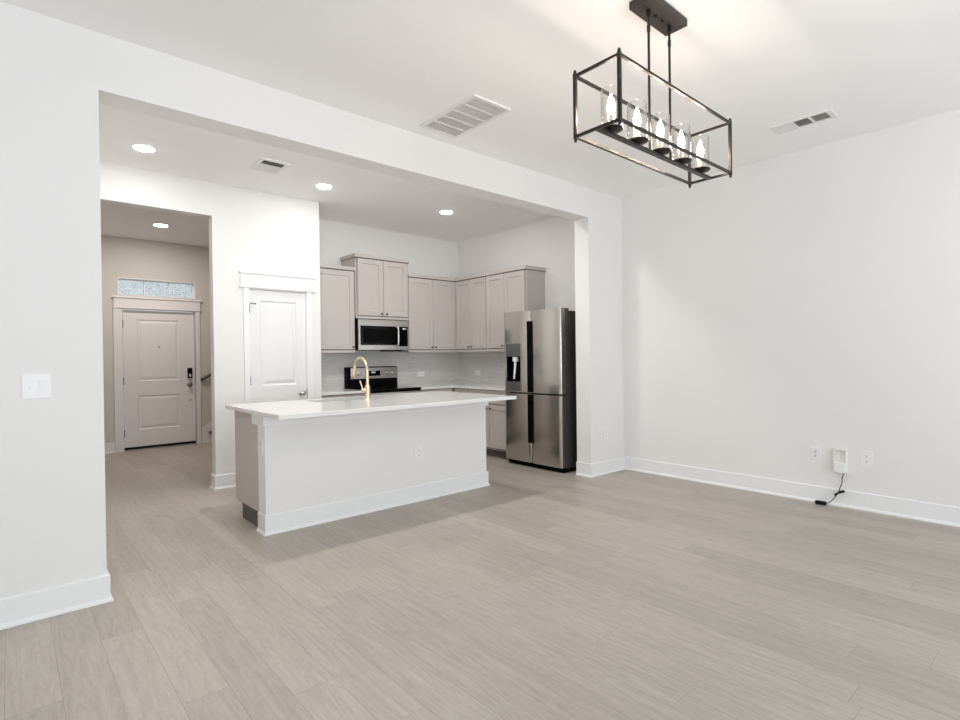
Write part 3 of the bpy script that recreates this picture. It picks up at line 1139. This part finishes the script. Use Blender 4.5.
# ------------------------------------------------------------------ chandelier
CX, CY = 2.532, 1.461
ch = thing('chandelier', 'dark bronze open-box chandelier with five clear glass shades', 'chandelier', (CX, CY, CEIL))
cn = MB().box(-.176, .176, -.062, .062, -.038, 0, .004).build('canopy', 'canopy', ch)
for x in (-.032, .032):
    MB().lathe([(.006, -.046), (.006, -.041), (.004, -.038)], (x, 0, 0), 12).build('canopy_screw', 'bronze', cn)
zt, zb = 2.585 - CEIL, 2.305 - CEIL
hx, hy = .536, .120
for x in (-.1, .1):
    r = MB()
    r.tube([(x, 0, -.038), (x, 0, zb)], .0062, 12)
    r.tube([(x, 0, -.070), (x, 0, -.038)], .011, 12)
    r.tube([(x, 0, -.145), (x, 0, -.115)], .0085, 12)
    r.build('rod', 'bronze', ch)
s = .0062
for sx in (-1, 1):
    for sy in (-1, 1):
        p = MB()
        p.box(sx * hx - .0075, sx * hx + .0075, sy * hy - .0075, sy * hy + .0075, zb - .012, zt + .012, .001)
        p.lathe([(.005, zt + .012), (.008, zt + .018), (.005, zt + .026)], (sx * hx, sy * hy, 0), 12)
        p.lathe([(.005, zb - .026), (.008, zb - .018), (.005, zb - .012)], (sx * hx, sy * hy, 0), 12)
        p.build('corner_post', 'bronze', ch)
for z in (zt, zb):
    for sy in (-1, 1):
        MB().box(-hx, hx, sy * hy - s, sy * hy + s, z - s, z + s, .001).build('long_rail', 'bronze', ch)
    for sx in (-1, 1):
        MB().box(sx * hx - s, sx * hx + s, -hy, hy, z - s, z + s, .001).build('short_rail', 'bronze', ch)
MB().box(-hx, hx, -.013, .013, zb - .006, zb + .006, .001).build('lamp_bar', 'bronze', ch)
for k in range(-2, 3):
    x = k * .213
    c = MB().lathe([(.010, zb + .006), (.014, zb + .010), (.044, zb + .016), (.053, zb + .022), (.053, zb + .026), (.012, zb + .030)], (x, 0, 0), 28).build('socket_cup', 'bronze', ch)
    MB().lathe([(.0475, zb + .027), (.0475, zb + .205), (.0455, zb + .205), (.0455, zb + .027)], (x, 0, 0), 36, cap0=False, cap1=False).build('glass_shade', 'glass', c)
    MB().lathe([(.011, zb + .028), (.011, zb + .092), (.008, zb + .094)], (x, 0, 0), 16).build('candle_sleeve', 'candle', c)
    MB().lathe([(.006, zb + .092), (.012, zb + .100), (.0175, zb + .116), (.0175, zb + .134), (.012, zb + .158), (.005, zb + .180), (.001, zb + .190)], (x, 0, 0), 20).build('bulb', 'bulb', c)

# ------------------------------------------------------------------ recessed lights


def can_light(label, x, y, lens='lens', group='recessed kitchen lights', drop=.010):
    c = thing('recessed_light', label, 'ceiling light', (x, y, CEIL), 0, group)
    MB().lathe([(.092, -.0005), (.090, -.003), (.080, -.004), (.074, -.003), (.074, -.0005)], n=36, cap0=False, cap1=False).build('trim_ring', 'trim', c)
    MB().lathe([(.0745, -.003), (.072, -.003 - (drop - .003) * .45), (.064, -.003 - (drop - .003) * .72), (.04, -.003 - (drop - .003) * .95), (.001, -drop)], n=36, cap0=False).build('lens', lens, c)
    return c


can_light('round recessed light above the tall hall opening', .872, 5.18)
can_light('round recessed light in front of the pantry door, beside the small ceiling vent', 2.453, 5.18)
can_light('round recessed light over the kitchen, nearest the refrigerator', 4.031, 5.18)
can_light('round recessed light on the entry ceiling before the front door', 1.523, 8.0, 'lens_foyer', 'entry light', .0055)
for x in (1.66, 3.24):
    can_light('recessed light hidden behind the dropped beam', x, 3.98, 'lens_front')

# ------------------------------------------------------------------ ceiling vents
# large return grille in the living room
rv = thing('ceiling_vent', 'large white return-air grille on the living room ceiling', 'vent', (2.546, 3.045, CEIL), 0, 'ceiling vents')
hx, hy = .172, .318
f = MB()
f.frame(hx, hy, .026, .030, -.012, 0)
for k in range(1, 5):
    y = -hy + .03 + k * (2 * hy - .06) / 5
    f.box(-hx + .026, hx - .026, y - .006, y + .006, -.011, -.001)
f.build('frame', 'vent', rv)
MB().box(-hx + .01, hx - .01, -hy + .01, hy - .01, -.0025, -.0005).build('filter', 'filter', rv)
ls = MB()
for k in range(30):
    y = -hy + .034 + k * (2 * hy - .068) / 29
    ls.add([(-hx + .02, y - .004, -.010), (hx - .02, y - .004, -.010), (hx - .02, y + .005, -.003), (-hx + .02, y + .005, -.003)], [(0, 1, 2, 3)])
ls.build('louvers', 'vent', rv)

# slim three-section supply register
sv = thing('ceiling_vent', 'slim white three-section supply vent near the right wall', 'vent', (4.578, 1.450, CEIL), 0, 'ceiling vents')
hx, hy = .092, .205
f = MB()
f.frame(hx, hy, .022, .035, -.010, 0)
for y in (-.058, .058):
    f.box(-hx + .022, hx - .022, y - .007, y + .007, -.0095, -.001)
f.build('frame', 'vent', sv)
MB().box(-hx + .01, hx - .01, -hy + .01, hy - .01, -.002, -.0005).build('throat', 'vent_dark', sv)
for (a, b, mode) in ((.067, .168, 0), (-.049, .049, 1), (-.168, -.067, 2)):
    ls = MB()
    n = 9
    for k in range(n):
        if mode == 1:
            x = -hx + .028 + k * (2 * hx - .056) / (n - 1)
            ls.add([(x - .007, a, -.008), (x + .001, a, -.002), (x + .001, b, -.002), (x - .007, b, -.008)], [(0, 1, 2, 3)])
        else:
            y = a + .006 + k * (b - a - .012) / (n - 1)
            s_ = -1 if mode == 0 else 1
            w_ = .0068 if mode == 0 else .0036
            ls.add([(-hx + .02, y - w_ * s_, -.008), (hx - .02, y - w_ * s_, -.008), (hx - .02, y + w_ * s_, -.002), (-hx + .02, y + w_ * s_, -.002)], [(0, 1, 2, 3)])
    ls.build('louvers', 'vent', sv)

# small kitchen register
kv = thing('ceiling_vent', 'small white vent on the kitchen ceiling left of the pantry door', 'vent', (1.814, 4.935, CEIL), 0, 'ceiling vents')
hx, hy = .125, .165
f = MB()
f.frame(hx, hy, .030, .035, -.010, 0)
f.build('frame', 'vent', kv)
MB().box(-hx + .01, hx - .01, -hy + .01, hy - .01, -.002, -.0005).build('throat', 'vent_dark', kv)
for (a, b, s_) in ((-.13, -.035, 1), (-.02, .13, -1)):
    ls = MB()
    n = 6 if s_ > 0 else 10
    for k in range(n):
        y = a + .006 + k * (b - a - .012) / (n - 1)
        ls.add([(-hx + .025, y - .006 * s_, -.008), (hx - .025, y - .006 * s_, -.008), (hx - .025, y + .006 * s_, -.002), (-hx + .025, y + .006 * s_, -.002)], [(0, 1, 2, 3)])
    ls.build('louvers', 'vent', kv)

# ------------------------------------------------------------------ cover plates


def outlet(label, loc, rz, w=.078, h=.122, style='duplex', group='white outlets'):
    """local: plate in XZ, facing -y, back at y=0"""
    o = thing('wall_outlet', label, 'outlet', loc, rz, group)
    MB().box(-w / 2, w / 2, -.006, 0, -h / 2, h / 2, .003).build('cover_plate', 'plastic', o)
    if style == 'duplex':
        for dz in (-.021, .021):
            f = MB().box(-.017, .017, -.009, -.005, dz - .014, dz + .014, .004).build('socket_face', 'plastic', o)
            s_ = MB()
            s_.box(-.008, -.0055, -.0094, -.0088, dz - .001, dz + .008)
            s_.box(.0055, .008, -.0094, -.0088, dz - .001, dz + .008)
            s_.lathe([(.0028, 0), (.0028, .0004)], (0, -.009, dz - .007), 10, 'Y')
            s_.build('socket_slots', 'slot', f)
    elif style == 'jack':
        for dz in (-.018, .018):
            MB().lathe([(.008, 0), (.007, .006), (.004, .008)], (0, -.006, dz), 14, 'Y').build('jack', 'chrome', o)
    elif style == 'horizontal':
        for dx in (-.021, .021):
            f = MB().box(dx - .014, dx + .014, -.009, -.005, -.017, .017, .004).build('socket_face', 'plastic', o)
            s_ = MB()
            s_.box(dx - .008, dx + .001, -.0094, -.0088, -.008, -.0055)
            s_.box(dx - .008, dx + .001, -.0094, -.0088, .0055, .008)
            s_.build('socket_slots', 'slot', f)
    return o


outlet('white outlet on the front of the island half wall', (2.765, 4.007, .434), 0)
outlet('white outlet on the narrow end of the island half wall', (IX0 - .004, 4.075, .640), RIGHT, .070, .118)
outlet('white outlet low on the short wall between the refrigerator and the corner', (4.880, YA, .425), 0)
outlet('white jack plate low on the right wall, left of the cord box', (XR, 1.580, .419), RIGHT, .084, .105, 'jack')
outlet('white outlet low on the right wall, right of the cord box', (XR, 1.214, .420), RIGHT, .084, .128)
outlet('white sideways outlet on the tile backsplash beside the range', (4.497, YB - .010, 1.050), 0, .118, .072, 'horizontal')
outlet('white sideways outlet on the tile of the side wall near the refrigerator', (XR - .010, 6.000, 1.050), RIGHT, .112, .072, 'horizontal')

sw = thing('light_switch', 'white double switch plate on the wall left of the opening', 'light switch', (.108, YA, 1.168))
MB().box(-.0585, .0585, -.006, 0, -.062, .062, .003).build('cover_plate', 'plastic', sw)
MB().box(-.029, -.019, -.007, -.005, -.013, .013).build('toggle_slot', 'plastic', sw)
MB().box(-.0275, -.0205, -.018, -.006, -.010, .002, .002).build('toggle', 'plastic', sw)
dk = MB().box(.008, .041, -.009, -.005, -.034, .034, .002).build('rocker', 'plastic', sw)
MB().box(.010, .039, -.0115, -.008, .002, .032, .002).build('rocker_paddle', 'plastic', dk)

# ------------------------------------------------------------------ box with cord on the right wall
bx_ = thing('cord_box', 'white recessed power box on the right wall with a plug inside', 'power box', (XR, 1.394, .382), RIGHT)
hw, hh = .047, .098
f = MB()
f.box(-hw, hw, -.032, -.006, -hh, -hh + .010)
f.box(-hw, hw, -.032, -.006, hh - .010, hh)
f.box(-hw, -hw + .010, -.032, -.006, -hh + .010, hh - .010)
f.box(hw - .010, hw, -.032, -.006, -hh + .010, hh - .010)
f.box(-hw, hw, -.006, 0, -hh, hh)
f.build('housing', 'ivory', bx_)
for x in (-.018, .016):
    MB().box(x - .013, x + .013, -.012, -.006, .005, .075, .003).build('socket_face', 'plastic', bx_)
MB().box(-.038, .044, -.052, -.006, -.096, -.012, .005).build('plug_adapter', 'plastic', bx_)

cd = thing('power_cord', 'thin black power cord hanging from the white box to the floor', 'cord', (XR - .035, 1.370, 0))
path = [(0, -.012, .287), (-.004, .000, .255), (-.002, .008, .215), (-.004, .012, .180), (0, .030, .150), (-.004, .040, .140)]


def smooth(pts, n=8):
    P = [Vector(p) for p in pts]
    P = [P[0] * 2 - P[1]] + P + [P[-1] * 2 - P[-2]]
    out = []
    for i in range(1, len(P) - 2):
        for k in range(n):
            t = k / n
            a, b, c, d = P[i - 1], P[i], P[i + 1], P[i + 2]
            out.append(0.5 * ((2 * b) + (c - a) * t + (2 * a - 5 * b + 4 * c - d) * t * t + (3 * b - a - 3 * c + d) * t ** 3))
    out.append(P[-2])
    return out


MB().tube(smooth([(-.010, -.012, .300), (-.008, .004, .250), (-.004, .008, .205), (-.004, .022, .160), (-.010, .030, .128), (-.014, .052, .085), (-.020, .085, .038), (-.030, .119, .016)]), .0032, 8).build('cable', 'rubber', cd)
MB().tube([(-.010, -.010, .138), (-.010, .010, .132), (-.012, .040, .112), (-.013, .058, .095)], [.010, .012, .007, .010], 10).build('cord_bundle', 'rubber', cd)
MB().box(-.052, -.012, .118, .196, .001, .030, .007).build('power_brick', 'rubber', cd)
